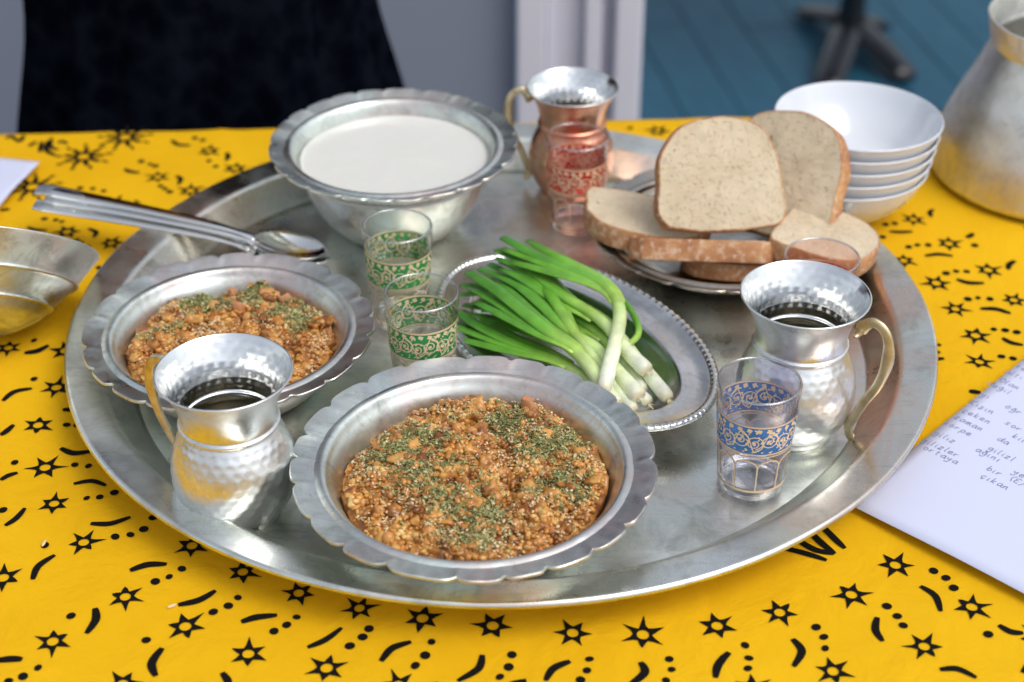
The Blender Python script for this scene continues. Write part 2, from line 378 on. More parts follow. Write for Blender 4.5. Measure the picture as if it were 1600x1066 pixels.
cloth = mesh('tablecloth', cloth_mesh(), M['cloth']); tag(cloth, 'yellow cotton tablecloth block-printed with black stars, dots and curved strokes', 'tablecloth')
# print: positions read off the photograph, laid on the cloth
pr = Flat()
ZONES = [
 (0, 480, .3564, [(35,170),(285,180),(245,340),(165,507),(195,690),(235,850),(365,1020),(840,1035)],
  [(148,138),(147,303),(290,503),(335,505),(62,668),(325,676),(385,681),(378,824),(435,819),(499,799),(10,877),(503,994),(570,985),(628,961),(195,1032),(668,910)],
  [[(105,195),(160,185),(212,160)],[(10,400),(60,360),(138,345)],[(272,437),(320,437),(345,437)],[(0,550),(30,530),(58,505)],[(263,605),(320,627),(400,618)],[(0,745),(35,725),(75,713)],[(320,760),(400,748),(462,768)],[(20,947),(70,915),(108,870)],[(395,937),(480,937),(570,908)],[(160,295-470),(210,275-450),(255,265-450)]]),
 (0, 820, .25, [(15,310),(780,430),(325,705),(1155,612),(1515,275),(1550,785),(760,970)],
  [(440,548),(968,336),(1055,308),(1135,260),(1330,522),(1425,485),(1485,434),(910,697),(232,866),(138,920),(48,948),(1247,975)],
  [[(200,320),(235,240),(340,172)],[(810,268),(920,232),(1040,230)],[(590,500),(595,570),(535,655)],[(1110,478),(1240,450),(1345,390)],[(1010,745),(945,840),(970,920)],[(-40,820),(60,812),(135,815)],[(1385,900),(1420,950),(1430,1000)]]),
 (400, 880, .25, [(265,165),(645,260),(1040,330),(1480,375),(440,630),(890,740)],
  [(110,400),(190,360),(252,312),(585,492),(665,438),(705,388),(995,620),(1057,558),(1097,475),(1525,690),(1580,630),(1600,555)],
  [[(-95,345),(0,315),(130,300)],[(320,502),(430,455),(535,380)],[(780,590),(850,510),(970,472)],[(1415,555),(1390,640),(1260,715)]]),
 (780, 900, .25, [(460,340),(900,350),(1365,290)],
  [(565,502),(550,573),(510,632),(1065,498),(1080,564),(1045,635),(1540,410),(1563,495),(1557,563)],
  [[(445,515),(340,560),(290,635)],[(885,520),(910,590),(800,680)],[(1440,460),(1370,540),(1355,615)]]),
 (1140, 820, .2875, [(275,460),(665,365),(905,200),(1320,435),(1060,655),(565,780),(130,870)],
  [(473,540),(515,593),(522,656),(858,428),(914,484),(946,537),(1113,231),(1180,270),(1222,326),(1408,588)],
  [[(345,600),(395,670),(350,755)],[(805,490),(795,560),(835,625)],[(1040,315),(1120,370),(1150,460)],[(1465,535),(1530,570),(1600,575)],[(1145,778),(1240,775),(1345,822)],
   [(250,100),(410,140),(530,180)],[(410,0),(500,85),(575,145)],[(345,50),(460,120),(570,145)],[(480,-30),(570,60),(630,115)]]),
 (1380, 300, .3001, [(160,130),(345,255),(550,390),(685,545),(110,345),(280,460),(380,592),(485,730),(505,872)],
  [(15,157),(62,152),(135,275),(180,265),(237,265),(330,410),(383,400),(438,400),(445,541),(497,535),(560,540),(580,696),(640,700),(700,710),(620,838),(680,848),(480,262),(0,222)],
  [[(35,193),(95,197),(155,195)],[(220,320),(290,312),(365,320)],[(385,440),(450,457),(528,458)],[(510,590),(590,590),(668,613)],[(625,740),(670,765),(733,778)],[(262,75),(245,95),(255,115)],[(435,222),(455,215),(470,200)],[(690,340),(660,360),(655,385)],[(215,775),(270,780),(305,785)],[(215,822),(260,822),(300,822)],[(215,865),(260,862),(320,857)],[(450,1025),(480,1028),(510,1030)]]),
 (0, 195, .275, [(1185,135),(1335,230),(895,280),(1080,355),(645,425),(855,500),(380,600),(630,660)],
  [(800,190),(850,205),(880,215),(1105,58),(1150,72),(1185,190),(1225,222),(910,330),(935,345),(962,362),(453,345),(525,348),(587,362),(665,470),(695,490),(735,500),(250,523),(315,530),(350,540),(435,645),(462,660),(495,683),(560,800)],
  [[(975,70),(1010,95),(1080,100)],[(1285,140),(1295,165),(1280,185)],[(705,235),(740,250),(790,255)],[(1000,270),(1025,290),(1010,320)],[(765,415),(785,440),(765,465)],[(155,575),(200,590),(265,590)],[(500,580),(545,600),(530,630)],
   [(160,105),(180,95),(205,80)],[(225,140),(230,110),(235,80)],[(270,75),(262,130),(312,160)],[(292,60),(285,110),(330,130)],[(30,62),(60,50),(90,70)],[(90,70),(110,75),(135,45)],[(330,90),(350,80),(380,95)],[(0,475),(25,468),(55,465)]]),
 (0, 0, 1.0, [(1028,201),(1115,189)], [(985,197),(1150,186),(1165,188)], [[(1060,196),(1075,199),(1090,197)]]),
]
def in_view(p):
    d = p - Vector((0, 0, HC)); dep = d.y*cos(TH)-d.z*sin(TH); up = d.y*sin(TH)+d.z*cos(TH)
    return abs(FPX*d.x/dep) < 815 and abs(FPX*up/dep) < 548
for ox, oy, sc, stars, dots, arcs in ZONES:
    W2 = lambda q: P(ox+q[0]*sc, oy+q[1]*sc, 0)
    for q in stars:
        w = W2(q); pr.star(w.x, w.y, .0122*random.uniform(.92, 1.08), random.uniform(0, pi))
    for q in dots:
        w = W2(q); pr.disc(w.x, w.y, .0030*random.uniform(.85, 1.12), 10, random.uniform(.8, 1.1), random.uniform(0, 3))
    for a in arcs:
        pts = [(W2(q).x, W2(q).y) for q in a]; k = random.uniform(.0044, .0056)
        pr.ribbon(pts, lambda t, k=k: k*(.35+.65*sin(pi*min(1, .12+t*.8))), 7)
for (a, b) in ((130, 241), (195, 211), (50, 287), (1487, 187)):      # the big many-petalled flowers
    w = P(a, b, 0)
    for k in range(9):
        t = 2*pi*k/9+.2; pr.disc(w.x+.0135*cos(t), w.y+.0135*sin(t), .0062, 8, .42, t); pr.disc(w.x+.0235*cos(t+.1), w.y+.0235*sin(t+.1), .004, 8, .4, t)
    for k in range(12): t = 2*pi*k/12; pr.disc(w.x+.0075*cos(t), w.y+.0075*sin(t), .0026, 6)
random.seed(21)
for i in range(-16, 18):                                              # the rows go on outside the picture
    for j in range(-10, 11):
        ax, ay = i*.052+(j % 2)*.026, j*.05
        if not (TX0+.02 < ax < TX1-.02 and TY0+.02 < ay < TY1-.02): continue
        p = tc_+ex*ax+ey*ay
        if in_view(p) or in_view(p+Vector((.03, .02, 0))): continue
        pr.star(p.x, p.y, .0128, random.uniform(0, pi))
        if max(ax, ay) > .5 and ay > .47: continue
        for k in range(3): pr.disc(p.x+.020+.004*k, p.y+.008+.006*k, .0025, 8)
        pr.ribbon([(p.x+.006, p.y+.022), (p.x+.012, p.y+.03), (p.x+.022, p.y+.033)], .0034, 5)
pv, pf = pr.vf(lambda x, y: (x, y, czz(x, y)+.0006))
tk = [i for i, p in enumerate(pv)]
mesh('printed_pattern', (pv, pf), M['black'], cloth, smooth=False)

# ---------------------------------------------------------------- papers
def paper(name, A, U, V, lu, lv, label, cat, lift):
    v = []; f = []; n = 24
    for j in range(n+1):
        for i in range(n+1):
            p = A+U*(lu*i/n)+V*(lv*j/n); z = .0012+lift(i/n, j/n); v.append((p.x, p.y, z))
    for j in range(n):
        for i in range(n):
            a = j*(n+1)+i; f.append((a, a+1, a+n+2, a+n+1))
    o = mesh(name, (v, f), M['paper']); tag(o, label, cat)
    md = o.modifiers.new('t', 'SOLIDIFY'); md.thickness = .0003; md.offset = 1
    return o
pA = P(1322, 791, 0); U = (P(1600, 936, 0)-pA).normalized(); V = Vector((-U.y, U.x, 0))
def plift(i, j): return .0015+.002*(i*i)+.0012*sin(i*4+j*3)**2
sheet = paper('paper_sheet', pA, U, V, .21, .297, 'white sheet with handwriting in blue ink, tucked against the tray rim', 'paper', plift)
l0 = P(63, 258, 0); u2 = Vector((-.98, .2, 0)).normalized(); v2_ = (P(0, 332, 0)-l0).normalized()
paper('paper_napkin', l0, u2, v2_, .16, .13, 'blank white paper corner lying near the spoon handles', 'paper', lambda i, j: .002+.003*sin(j*3)**2)
GL = {'a': [[(.7,.9),(.3,1),(0,.5),(.25,0),(.65,.4),(.7,.9)],[(.7,.9),(.72,.2),(.95,0)]], 'b': [[(.05,1.8),(.05,0)],[(.05,.1),(.4,0),(.7,.4),(.5,.9),(.1,.6)]],
 'c': [[(.65,.85),(.3,1),(0,.5),(.25,0),(.65,.15)]], 'd': [[(.65,.85),(.3,.95),(0,.45),(.25,0),(.65,.4),(.75,1.8)],[(.75,1.8),(.7,.3),(.9,0)]],
 'e': [[(.05,.5),(.6,.6),(.5,.95),(.2,.95),(0,.45),(.25,0),(.75,.2)]], 'g': [[(.65,.85),(.3,1),(0,.55),(.3,.15),(.65,.6)],[(.68,.95),(.7,-.3),(.4,-.75),(.05,-.5)]],
 'ı': [[(.1,.95),(.1,.15),(.3,0)]], 'k': [[(.05,1.8),(.05,0)],[(.6,.95),(.08,.45),(.65,0)]], 'l': [[(.1,1.8),(.1,.15),(.3,0)]],
 'm': [[(0,.95),(.05,0),(.1,.7),(.35,.95),(.4,0),(.45,.7),(.7,.95),(.78,.1),(.95,0)]], 'n': [[(0,.95),(.05,0),(.1,.6),(.45,.98),(.55,.1),(.75,0)]],
 'o': [[(.35,1),(0,.5),(.35,0),(.7,.5),(.35,1)]], 'p': [[(.05,.95),(.05,-.8)],[(.05,.7),(.4,1),(.7,.5),(.4,0),(.08,.25)]], 'r': [[(0,.95),(.05,0),(.1,.6),(.5,.95)]],
 's': [[(.6,.85),(.25,1),(.1,.7),(.5,.35),(.4,0),(0,.1)]], 't': [[(.25,1.5),(.25,.15),(.5,0)],[(0,1),(.5,1)]], 'y': [[(0,.95),(.1,.45),(.4,.45),(.6,.95)],[(.62,.95),(.5,-.4),(.2,-.8),(0,-.5)]],
 'z': [[(0,.95),(.6,.95),(0,0),(.65,0)]], 'O': [[(.5,1.8),(0,.9),(.5,0),(1,.9),(.5,1.8)]], 'K': [[(.05,1.8),(.05,0)],[(.8,1.8),(.08,.8),(.85,0)]],
 'E': [[(.7,1.7),(.1,1.6),(.05,.9),(.5,.9)],[(.05,.9),(.05,.05),(.7,0)]], '.': [[(.1,0),(.14,.06)]], '(': [[(.4,2),(0,1),(.4,-.3)]], ')': [[(0,2),(.4,1),(0,-.3)]]}
CED = [(.3,0),(.38,-.25),(.2,-.45)]
for k_, b_ in (('ç', 'c'), ('ş', 's')): GL[k_] = GL[b_]+[CED]
GL['ğ'] = GL['g']+[[(.15,1.35),(.35,1.2),(.6,1.4)]]; GL['i'] = GL['ı']+[[(.1,1.35),(.15,1.43)]]; GL['ö'] = GL['o']+[[(.2,1.35),(.24,1.42)],[(.5,1.35),(.54,1.42)]]
hw = Flat()
def write(px, py, text, xh=.0034):
    q = P(px, py, 0); d = q-pA; u, v = d.dot(U), d.dot(V)
    for ch in text:
        if ch == ' ': u += xh*1.0; continue
        for st in GL[ch]:
            jit = lambda: random.uniform(-.05, .05)
            hw.ribbon([(u+(x*1.25+y*.12+jit())*xh, v+(y+jit())*xh) for x, y in st], .0006, 4)
        u += xh*(1.55 if ch in 'mOK' else .85 if ch in 'ıil.(' else 1.35)
        v += random.uniform(-.0002, .0002)
def zz(x, y): return 1400+x*.2439, 540+y*.2439
for x, y, t in ((800,120,'ne'),(757,165,'te'),(690,200,'altı'),(648,255,'Olan'),(575,275,'değil.'),(535,350,'yı'),(690,425,'öğr'),(460,400,'Kışın'),(690,530,'sor'),(415,455,'çeken'),(735,615,'kil'),
                (365,495,'zaman'),(640,635,'da'),(295,530,'körpe'),(580,695,'gilizl'),(232,595,'giliz'),(500,705,'ağını'),(740,845,'ye'),(155,640,'gilizler'),(570,825,'bir'),(720,890,'(E)'),(165,690,'ortaya'),(535,875,'çıkan')):
    write(*zz(x, y), t)
def onsheet(u, v):
    p = pA+U*u+V*v; return (p.x, p.y, .0012+plift(u/.21, v/.297)+.0005)
mesh('handwriting', hw.vf(onsheet), M['ink'], sheet, smooth=False)

# ================================================================ TRAY
TC = Vector((-.008, 1.066, 0)); TR = .323
FL = .0045                                            # height of the tray floor's upper side
def traymod(a, i, r, z, Ls):
    w = fbm(cos(a)*1.3, sin(a)*1.3, r*9, 2.0)
    return r*(1+.0035*w*(r > .25)), z+(.0012*w if r > .25 else 0)
tprof = cr([(0, .0005), (.14, .0005), (.268, .0008), (.278, .003), (.297, .022), (.303, .0245), (.318, .0262), (.3225, .0252), (.325, .0275), (.3235, .0305), (.319, .0305), (.304, .029), (.298, .027), (.2925, .0215), (.276, .0065), (.268, .0047), (.14, FL), (0, FL)], 4)
tray = mesh('serving_tray', lathe(tprof, 180, traymod), M['tray'], loc=TC); tag(tray, 'huge round tinned copper tray with raised rim carrying the whole meal', 'tray')

# ---------------------------------------------------------------- scalloped bowls
def scallop(N_, amp, r0, slope=.13):
    def mod(a, i, r, z, Ls):
        if r <= r0: return r, z
        t = (r-r0)
        b = a+.05*sin(3*a+N_)+.03*sin(7*a+1.3*N_)
        s = abs(sin(N_*b/2+.30*sin(N_*b+.6)))
        k = (1-s)**1.9*(.75+.5*noise.noise(Vector((cos(a)*3, sin(a)*3, N_))))
        w = fbm(cos(a)*2, sin(a)*2, 5, 1.3)
        dr = amp*k*min(1, t/.0135)**1.5
        return r-dr, z-dr*slope+.0010*w*min(1, t/.012)
    return mod
def bowl_prof(Ro, Ri, H, rb, th=.0016, fl=.003):
    out = [(0, .0004), (rb*.6, .0004), (rb, .001), (rb+(Ri-rb)*.55, H*.33), (Ri-.004, H*.80), (Ri+.001, H-.004), (Ri+.006, H-.002), (Ro-.004, H+fl-.001), (Ro, H+fl)]
    inn = [(Ro-.0003, H+fl+th), (Ro-.004, H+fl+th-.0006), (Ri+.007, H+.0010), (Ri+.0035, H+.0022), (Ri+.0005, H+.0012), (Ri-.002, H-.003), (Ri-.006, H*.80), (rb+(Ri-rb)*.55-.002, H*.33+th), (rb-.001, th+.001), (rb*.6, th), (0, th)]
    co_, ci_ = cr(out[:7], 3), cr(inn[2:], 3)
    fl_o = [(Ri+.006+(Ro-Ri-.006)*q, H-.002+(fl+.0015)*q) for q in (.2, .4, .6, .75, .88, 1)]
    fl_i = [(Ro-.0003, H+fl+.6*th), (Ro-.0008, H+fl+.85*th)] + [(Ri+.007+(Ro-Ri-.008)*q, H+.0010+(fl+.85*th-.001)*q) for q in (.92, .85, .7, .55, .4, .25, .1)]
    return co_+fl_o+fl_i+ci_
def bowl(loc, Ro, Ri, H, rb, lobes, label, amp=.0062, mt='bowl', name='scalloped_bowl', rz=0, cat='bowl'):
    o = mesh(name, lathe(bowl_prof(Ro, Ri, H, rb), lobes*16, scallop(lobes, amp, Ri+.004)), M[mt], loc=loc, rz=rz); tag(o, label, cat); o.data.set_sharp_from_angle(angle=radians(32)); return o
def rimc(px, py, z): return P(px, py, z)
fbz = .050; fc = Vector((-.0245, .853, FL))
bowl(fc, .1185, .0960, .046, .066, 22, 'scalloped tinned bowl of wheat stew touching the oval platter and silver mug')
lc = Vector((-.205, 1.012, FL)); 
bowl(lc, .1055, .0845, .044, .056, 20, 'scalloped tinned bowl of wheat stew beside the spoons, behind a silver mug', rz=.2)
yc = P(615, 224, .083); yc.z = FL
ybowl = bowl(yc, .1035, .0845, .076, .045, 24, 'deep scalloped tinned bowl filled with white yogurt', .0042, rz=.1)
yl = .0665
yo = mesh('yogurt', lathe(cr([(0, yl-.006), (.0775, yl-.006), (.0785, yl-.002), (.078, yl), (.0755, yl-.0006), (.05, yl-.0004), (0, yl)], 3), 96, lambda a, i, r, z, Ls: (r, z+.0005*fbm(r*cos(a), r*sin(a), 0, 30) if r < .0765 else z)), M['yogurt'], loc=yc); tag(yo, 'smooth white yogurt filling the deep scalloped bowl', 'yogurt')

# stew
def ellipsoid(rx, ry, rz, sub=1):
    bm = bmesh.new(); bmesh.ops.create_icosphere(bm, subdivisions=sub, radius=1)
    for q in bm.verts: q.co = Vector((q.co.x*rx, q.co.y*ry, q.co.z*rz))
    r = [q.co.copy() for q in bm.verts], [tuple(x.index for x in q.verts) for q in bm.faces]; bm.free(); return r
def rrot(flat=1.0):
    return Matrix.Rotation(random.uniform(0, 2*pi), 3, 'Z') @ Matrix.Rotation(random.uniform(-flat, flat), 3, 'X') @ Matrix.Rotation(random.uniform(-flat, flat), 3, 'Y')
def stew(loc, R, z0, seed, label, nw, mint_spots):
    random.seed(seed)
    def h(x, y):
        r = sqrt(x*x+y*y)/R
        return z0 + .010*(1-min(1, r)**3) + .0085*fbm(x, y, seed, 32) + .0055*fbm(x, y, seed+2, 80) - (.0045*max(0, r-.90)/.10)
    root = empty('wheat_stew', loc); tag(root, label, 'stew')
    v = []; f = []; nr, na = 64, 200
    for i in range(nr+1):
        for k in range(na):
            a = 2*pi*k/na; r = R*i/nr; x, y = r*cos(a), r*sin(a); v.append((x, y, h(x, y)-.0003+.0012*fbm(x, y, seed+5, 160)))
    for i in range(nr):
        for k in range(na):
            k2 = (k+1) % na; f.append((i*na+k, i*na+k2, (i+1)*na+k2, (i+1)*na+k))
    b = len(v)
    for k in range(na): a = 2*pi*k/na; v.append((R*.78*cos(a), R*.78*sin(a), z0-.018))
    for k in range(na): f.append((nr*na+k, nr*na+(k+1) % na, b+(k+1) % na, b+k))
    mesh('sauce', (v, f), M['sauce'], root)
    def scatter(n, proto, off, flat, dens=None, sc=(.8, 1.2)):
        V_ = []; F_ = []
        pv_, pf_ = proto; cnt = 0
        while cnt < n:
            a = random.uniform(0, 2*pi); r = R*sqrt(random.random())*.965; x, y = r*cos(a), r*sin(a)
            if dens and random.random() > dens(x, y): continue
            m3 = rrot(flat)*1.0; s_ = random.uniform(*sc); c = Vector((x, y, h(x, y)+off+random.uniform(-.0012, .0014)))
            b_ = len(V_); V_ += [c+m3@(q*s_) for q in pv_]; F_ += [tuple(i+b_ for i in q) for q in pf_]; cnt += 1
        return V_, F_
    def lumpy(rx, ry, rz, sub, k, amp, fq):
        pv_, pf_ = ellipsoid(rx, ry, rz, sub)
        return [q*(1+amp*noise.noise(q*fq+Vector((k*3.1, k, -k)))) for q in pv_], pf_
    gr = [scatter(nw//6, lumpy(.0027, .0019, .0016, 2, k, .6, 340), -.0003, .9, None, (.45, 1.2)) for k in range(6)]
    tag(mesh('wheat_grains', join(*gr), M['wheat'], root), kind='stuff')
    pu = [scatter(nw//90, lumpy(.0058, .0045, .0030, 3, k, .9, 260), -.0006, .5, None, (.5, 1.3)) for k in range(5)]
    tag(mesh('wheat_mash', join(*pu), M['sauce'], root), kind='stuff')
    def md(x, y):
        q = 0
        for (mx, my, mr, s_) in mint_spots: q = max(q, s_*math.exp(-(((x-mx*R)**2+(y-my*R)**2)/(1.12*mr*R)**2)))
        return q**3*(.2+1.3*max(0, fbm(x, y, seed+9, 50)+.25))
    fl_v = [Vector(q) for q in ((-.0016, -.0005, 0), (.0002, -.0009, .0003), (.0018, .0001, -.0002), (.0003, .0008, .0004))]
    tag(mesh('mint_flakes', scatter(int(nw*4.2), (fl_v, [(0, 1, 2), (0, 2, 3)]), .0021, 1.0, md, (.45, 1.3)), M['mint'], root, smooth=False), kind='stuff')
    def sdn(x, y): return max(0, min(1, .25+1.6*fbm(x, y, seed+4, 35)))
    tag(mesh('sesame_seeds', scatter(int(nw*.42), ellipsoid(.0015, .00095, .0005, 1), .0022, .6, sdn), M['sesame'], root), kind='stuff')
    cp = None
    for k in range(26):
        a = random.uniform(0, 2*pi); r = R*sqrt(random.random())*.93; x, y = r*cos(a), r*sin(a)
        if cp is None:
            pv_, pf_ = ellipsoid(.0046, .0041, .0038, 3)
            o = cp = mesh('chickpea', ([q*(1+.05*noise.noise(q*300)) for q in pv_], pf_), M['chickpea'], root)
        else: o = inst(cp, root)
        o.location = (x, y, h(x, y)-.0006); o.rotation_euler = (random.uniform(0, 3), random.uniform(0, 3), random.uniform(0, 3)); s_ = random.uniform(.75, 1.1); o.scale = (s_,)*3
    for (x, y, s_) in ((.42*R, .80*R, 1.0), (.03*R, .40*R, .8), (-.10*R, .86*R, .7)):
        pv_, pf_ = boxvf(-.006, .006, -.005, .005, -.004, .004, .0018)
        o = mesh('meat_cube', ([q+Vector((noise.noise(q*200), noise.noise(q*210+Vector((3, 1, 2))), noise.noise(q*190)))*.0035 for q in pv_], pf_), M['meat'], root, loc=(x, y, h(x, y)+.002)); o.rotation_euler = (.2, .3, random.uniform(0, 3)); o.scale = (s_,)*3
    return root
stew(fc, .0872, .0335, 11, 'wheat and chickpea stew with mint and sesame in the bowl touching the platter', 3600,
     [(-.55, .28, .34, 1), (-.35, -.05, .30, 1), (.30, .62, .28, 1), (.60, .30, .30, 1), (.62, -.22, .24, 1), (-.05, -.50, .32, 1), (.0, -.80, .22, .8), (-.1, .62, .3, .5)])
stew(lc, .0755, .0315, 12, 'wheat and chickpea stew with mint in the bowl beside the spoons', 2800,
     [(-.35, .62, .26, 1), (.25, .75, .30, 1), (.50, .45, .28, 1), (-.70, .10, .2, .8)])

# ---------------------------------------------------------------- mugs
def hammer(Nc, h, A, L0, L1):
    def mod(a, i, r, z, Ls):
        if not (L0 < Ls < L1): return r, z
        row = math.floor(Ls/h); u = (a*Nc/(2*pi)+(.5 if row % 2 else 0)) % 1-.5; v = (Ls/h) % 1-.5
        return r - A*max(0, 1-3.6*(u*u+v*v)), z
    return mod
HANDLE = [(.0405, .098), (.0435, .1015), (.049, .1055), (.0565, .102), (.0610, .092), (.0615, .076), (.0575, .058), (.0505, .043), (.0455, .030), (.0415, .019), (.0435, .011), (.0465, .010)]
def mug(loc, sc, az, outer, label, hs_=1.0):
    root = empty('metal_mug', loc); tag(root, label, 'mug')
    k = sc
    po = cr([(0, .001), (.022, .001), (.0265, 0), (.0285, .0015), (.0302, .006), (.0350, .012), (.0398, .024), (.0412, .037), (.0398, .050), (.0352, .0625), (.0312, .0695), (.0305, .0718), (.0325, .0732), (.0328, .0750), (.0312, .0772), (.0314, .084), (.0338, .094), (.0385, .104), (.0432, .111)], 7)
    pi_ = cr([(.0432, .111), (.0438, .1118), (.0432, .1124), (.0420, .1116), (.0375, .104), (.0328, .094), (.0303, .084), (.0298, .0772), (.0284, .0745), (.0296, .0695), (.0338, .0625), (.0384, .050), (.0398, .037), (.0384, .024), (.0336, .012), (.028, .005), (.02, .0035), (0, .0035)], 6)
    po = [(max(0, r)*k, z*k*hs_) for r, z in po]; pi_ = [(max(0, r)*k, z*k*hs_) for r, z in pi_]
    mesh('body', lathe(po, 168, hammer(28, .0056*k, .00042*k, .034*k, .100*k)), M[outer], root)
    sp = 6*8+3
    mesh('lining', lathe(pi_[:sp+1], 168, hammer(28, .0056*k, .00035*k, .006*k, .040*k)), M['inside'], root)
    mesh('shade_tinted_well', lathe(pi_[sp:], 96), M['well_shade'], root)  # lower lining in a darker metal, the shade of the hollow put into its colour
    ca, sa = cos(az), sin(az)
    hp = cr([(r*k, z*k*hs_) for r, z in HANDLE], 5); n = len(hp)
    rad = [k*(.0038+.0016*math.exp(-((i/n-.02)/.08)**2)+.0010*math.exp(-((i/n-.42)/.05)**2)-.0006*(i/n)) for i in range(n)]
    hd = mesh('handle', tube([(r*ca, r*sa, z) for r, z in hp], rad, 12, .62, up=Vector((-sa, ca, 0))), M['brass'], root)
    lf = []
    for s_ in (-1, 0, 1):      # the leaf that clasps the rim
        a2 = az+s_*.30; l_ = .0115 if s_ else .006
        lf.append(tube([((.0405+.003*q)*k*cos(az+(a2-az)*q*1.0), (.0405+.003*q)*k*sin(az+(a2-az)*q), (.0965+.004*q*(1 if s_ == 0 else .6))*k*hs_) for q in (0, .35, .7, 1)], [.003*k, .0032*k, .0026*k, .0012*k], 8, .6))
    mesh('leaf_clasp', join(*lf), M['brass'], hd)
    return root
mug((-.1815, .8625, FL), 1.0, radians(152), 'mug', 'hammered silver mug with brass handle, in front of the left stew bowl'.replace('left ', 'partly covered '))
mug((.198, .953, FL), 1.01, radians(-32), 'mug', 'hammered silver mug with brass handle standing behind the blue glass')
cpos = P(895, 136, FL+.1118*.91*.97)
mug((cpos.x, cpos.y, FL), .91, radians(172), 'copper', 'copper mug with silvery lining and brass handle, behind the red glass', .97)

# ---------------------------------------------------------------- tea glasses
def scrolls(fl, circ, z0, z1, seed):
    random.seed(seed); h = z1-z0; n = 17; st = circ/n
    for i in range(n):
        s0 = i*st+st*.5; up = i % 2; sg = 1 if up else -1
        cz = z0+h*(.42 if up else .50); R = h*.30
        pts = []
        for k in range(26):
            t = k/25; a = sg*(t*3.6*pi)+(-pi/2 if up else pi/2); rr = R*(1-t*.86); pts.append((s0+rr*cos(a), cz+rr*sin(a)))
        fl.ribbon(pts, .00085, 1)
        fl.ribbon([(s0-st*.9, z0+h*(.75 if up else .2)), (s0-st*.45, z0+h*(.62 if up else .35)), pts[0], (s0+st*.3, z0+h*(.2 if up else .78))], .0008, 5)
        fl.disc(s0, cz, .0012, 8)
        for q in range(11):
            fl.disc(s0+random.uniform(-.5, .5)*st, z0+h*random.uniform(.06, .92), .0011*random.uniform(.7, 1.3), 6, .55, random.uniform(0, 3))
    m_ = 26
    for i in range(m_):
        s0 = circ*i/m_; zc = z1-h*.13
        for q in range(4): a = q*pi/2+.4; fl.disc(s0+.0010*cos(a), zc+.0010*sin(a), .00095, 7)
        fl.disc(circ*(i+.5)/m_, z0+h*.10, .0010, 6, .6, .5)
def glass(loc, rt, rb, H, bandm, gm, label, rz, seed):
    root = empty('tea_glass', loc, rz); tag(root, label, 'glass')
    R = lambda z: rb+(rt-rb)*(z/H)
    out = [(rb*.96, .0)] + [(R(z), z) for z in (.0012, .010, .03, .05, .07, H-.002)] + [(rt-.0002, H-.0006), (rt-.0008, H), (rt-.0014, H-.0006)] + [(R(z)-.0016, z) for z in (H-.003, .07, .05, .03, .0105)]
    mesh('wall', lathe(out, 72), M[gm], root)
    mesh('base', lathe(cr([(0, .0002), (rb*.7, .0006), (rb*.90, .0003), (R(.002)-.0019, .002), (R(.009)-.0021, .0088), (rb*.6, .0072), (0, .0064)], 3), 48), M['glass_base'], root)
    rim_ = mesh('rim', lathe([(rt-.0013+.0009*cos(a), H+.0009*sin(a)) for a in [2*pi*q/10 for q in range(11)]], 72), M['glass_rim'], root)
    z0, z1 = H*.50, H*.775
    nb = 72
    mesh('enamel_band', lathe([(R(z0)+.00015, z0), (R(z1)+.00015, z1)], nb), M[bandm], root)
    fl = Flat(); circ = 2*pi*(R((z0+z1)/2)); scrolls(fl, circ, z0, z1, seed)
    lines = Flat()
    on = lambda s, z: ((R(z)+.0004)*cos(2*pi*s/circ), (R(z)+.0004)*sin(2*pi*s/circ), z)
    for zl, w in ((z1, .0011), (z0, .0011), (z0-.0022, .0007), (H*.115, .0016)):
        fl.ribbon([(circ*k/72, zl) for k in range(73)], w, 1)
    na = 10
    for i in range(na):                                   # the row of arches
        a, b = circ*i/na, circ*(i+1)/na; zt = H*.43; zb = H*.125
        fl.ribbon([(a, zb), (a, zt-.006)], .0010, 1)
        fl.ribbon([(a, zt-.006), (a+(b-a)*.12, zt-.0022), (a+(b-a)*.5, zt), (b-(b-a)*.12, zt-.0022), (b, zt-.006)], .0010, 4)
    on2 = lambda s, z: ((R(z)-.0003)*cos(2*pi*s/circ), (R(z)-.0003)*sin(2*pi*s/circ), z)
    mesh('gold_print', join(fl.vf(on), fl.vf(on2)), M['gold'], root, smooth=False)
    return root
gz = FL
def gl_at(px, py, H): q = P(px, py, gz+H); q.z = gz; return q
GH = .084
glass(gl_at(1187.5, 595, GH), .0281, .0222, GH, 'blue', 'glass_violet', 'tea glass with blue and gold band, in front of a silver mug', .3, 1)
glass(gl_at(658, 457, GH), .0270, .0213, GH, 'green', 'glass', 'green and gold tea glass standing between the stew bowls and the spring onions', 1.1, 2)
glass(gl_at(620.5, 353, GH), .0270, .0213, GH, 'green', 'glass', 'green and gold tea glass standing against the yogurt bowl', 2.0, 3)
glass(gl_at(902, 214, GH), .0268, .0212, GH, 'red', 'glass_pink', 'red and gold tea glass in front of the copper mug', .7, 4)
glass(gl_at(1285, 401, GH), .0281, .0222, GH, 'red', 'glass_pink', 'red and gold tea glass mostly hidden behind a silver mug', 1.7, 5)

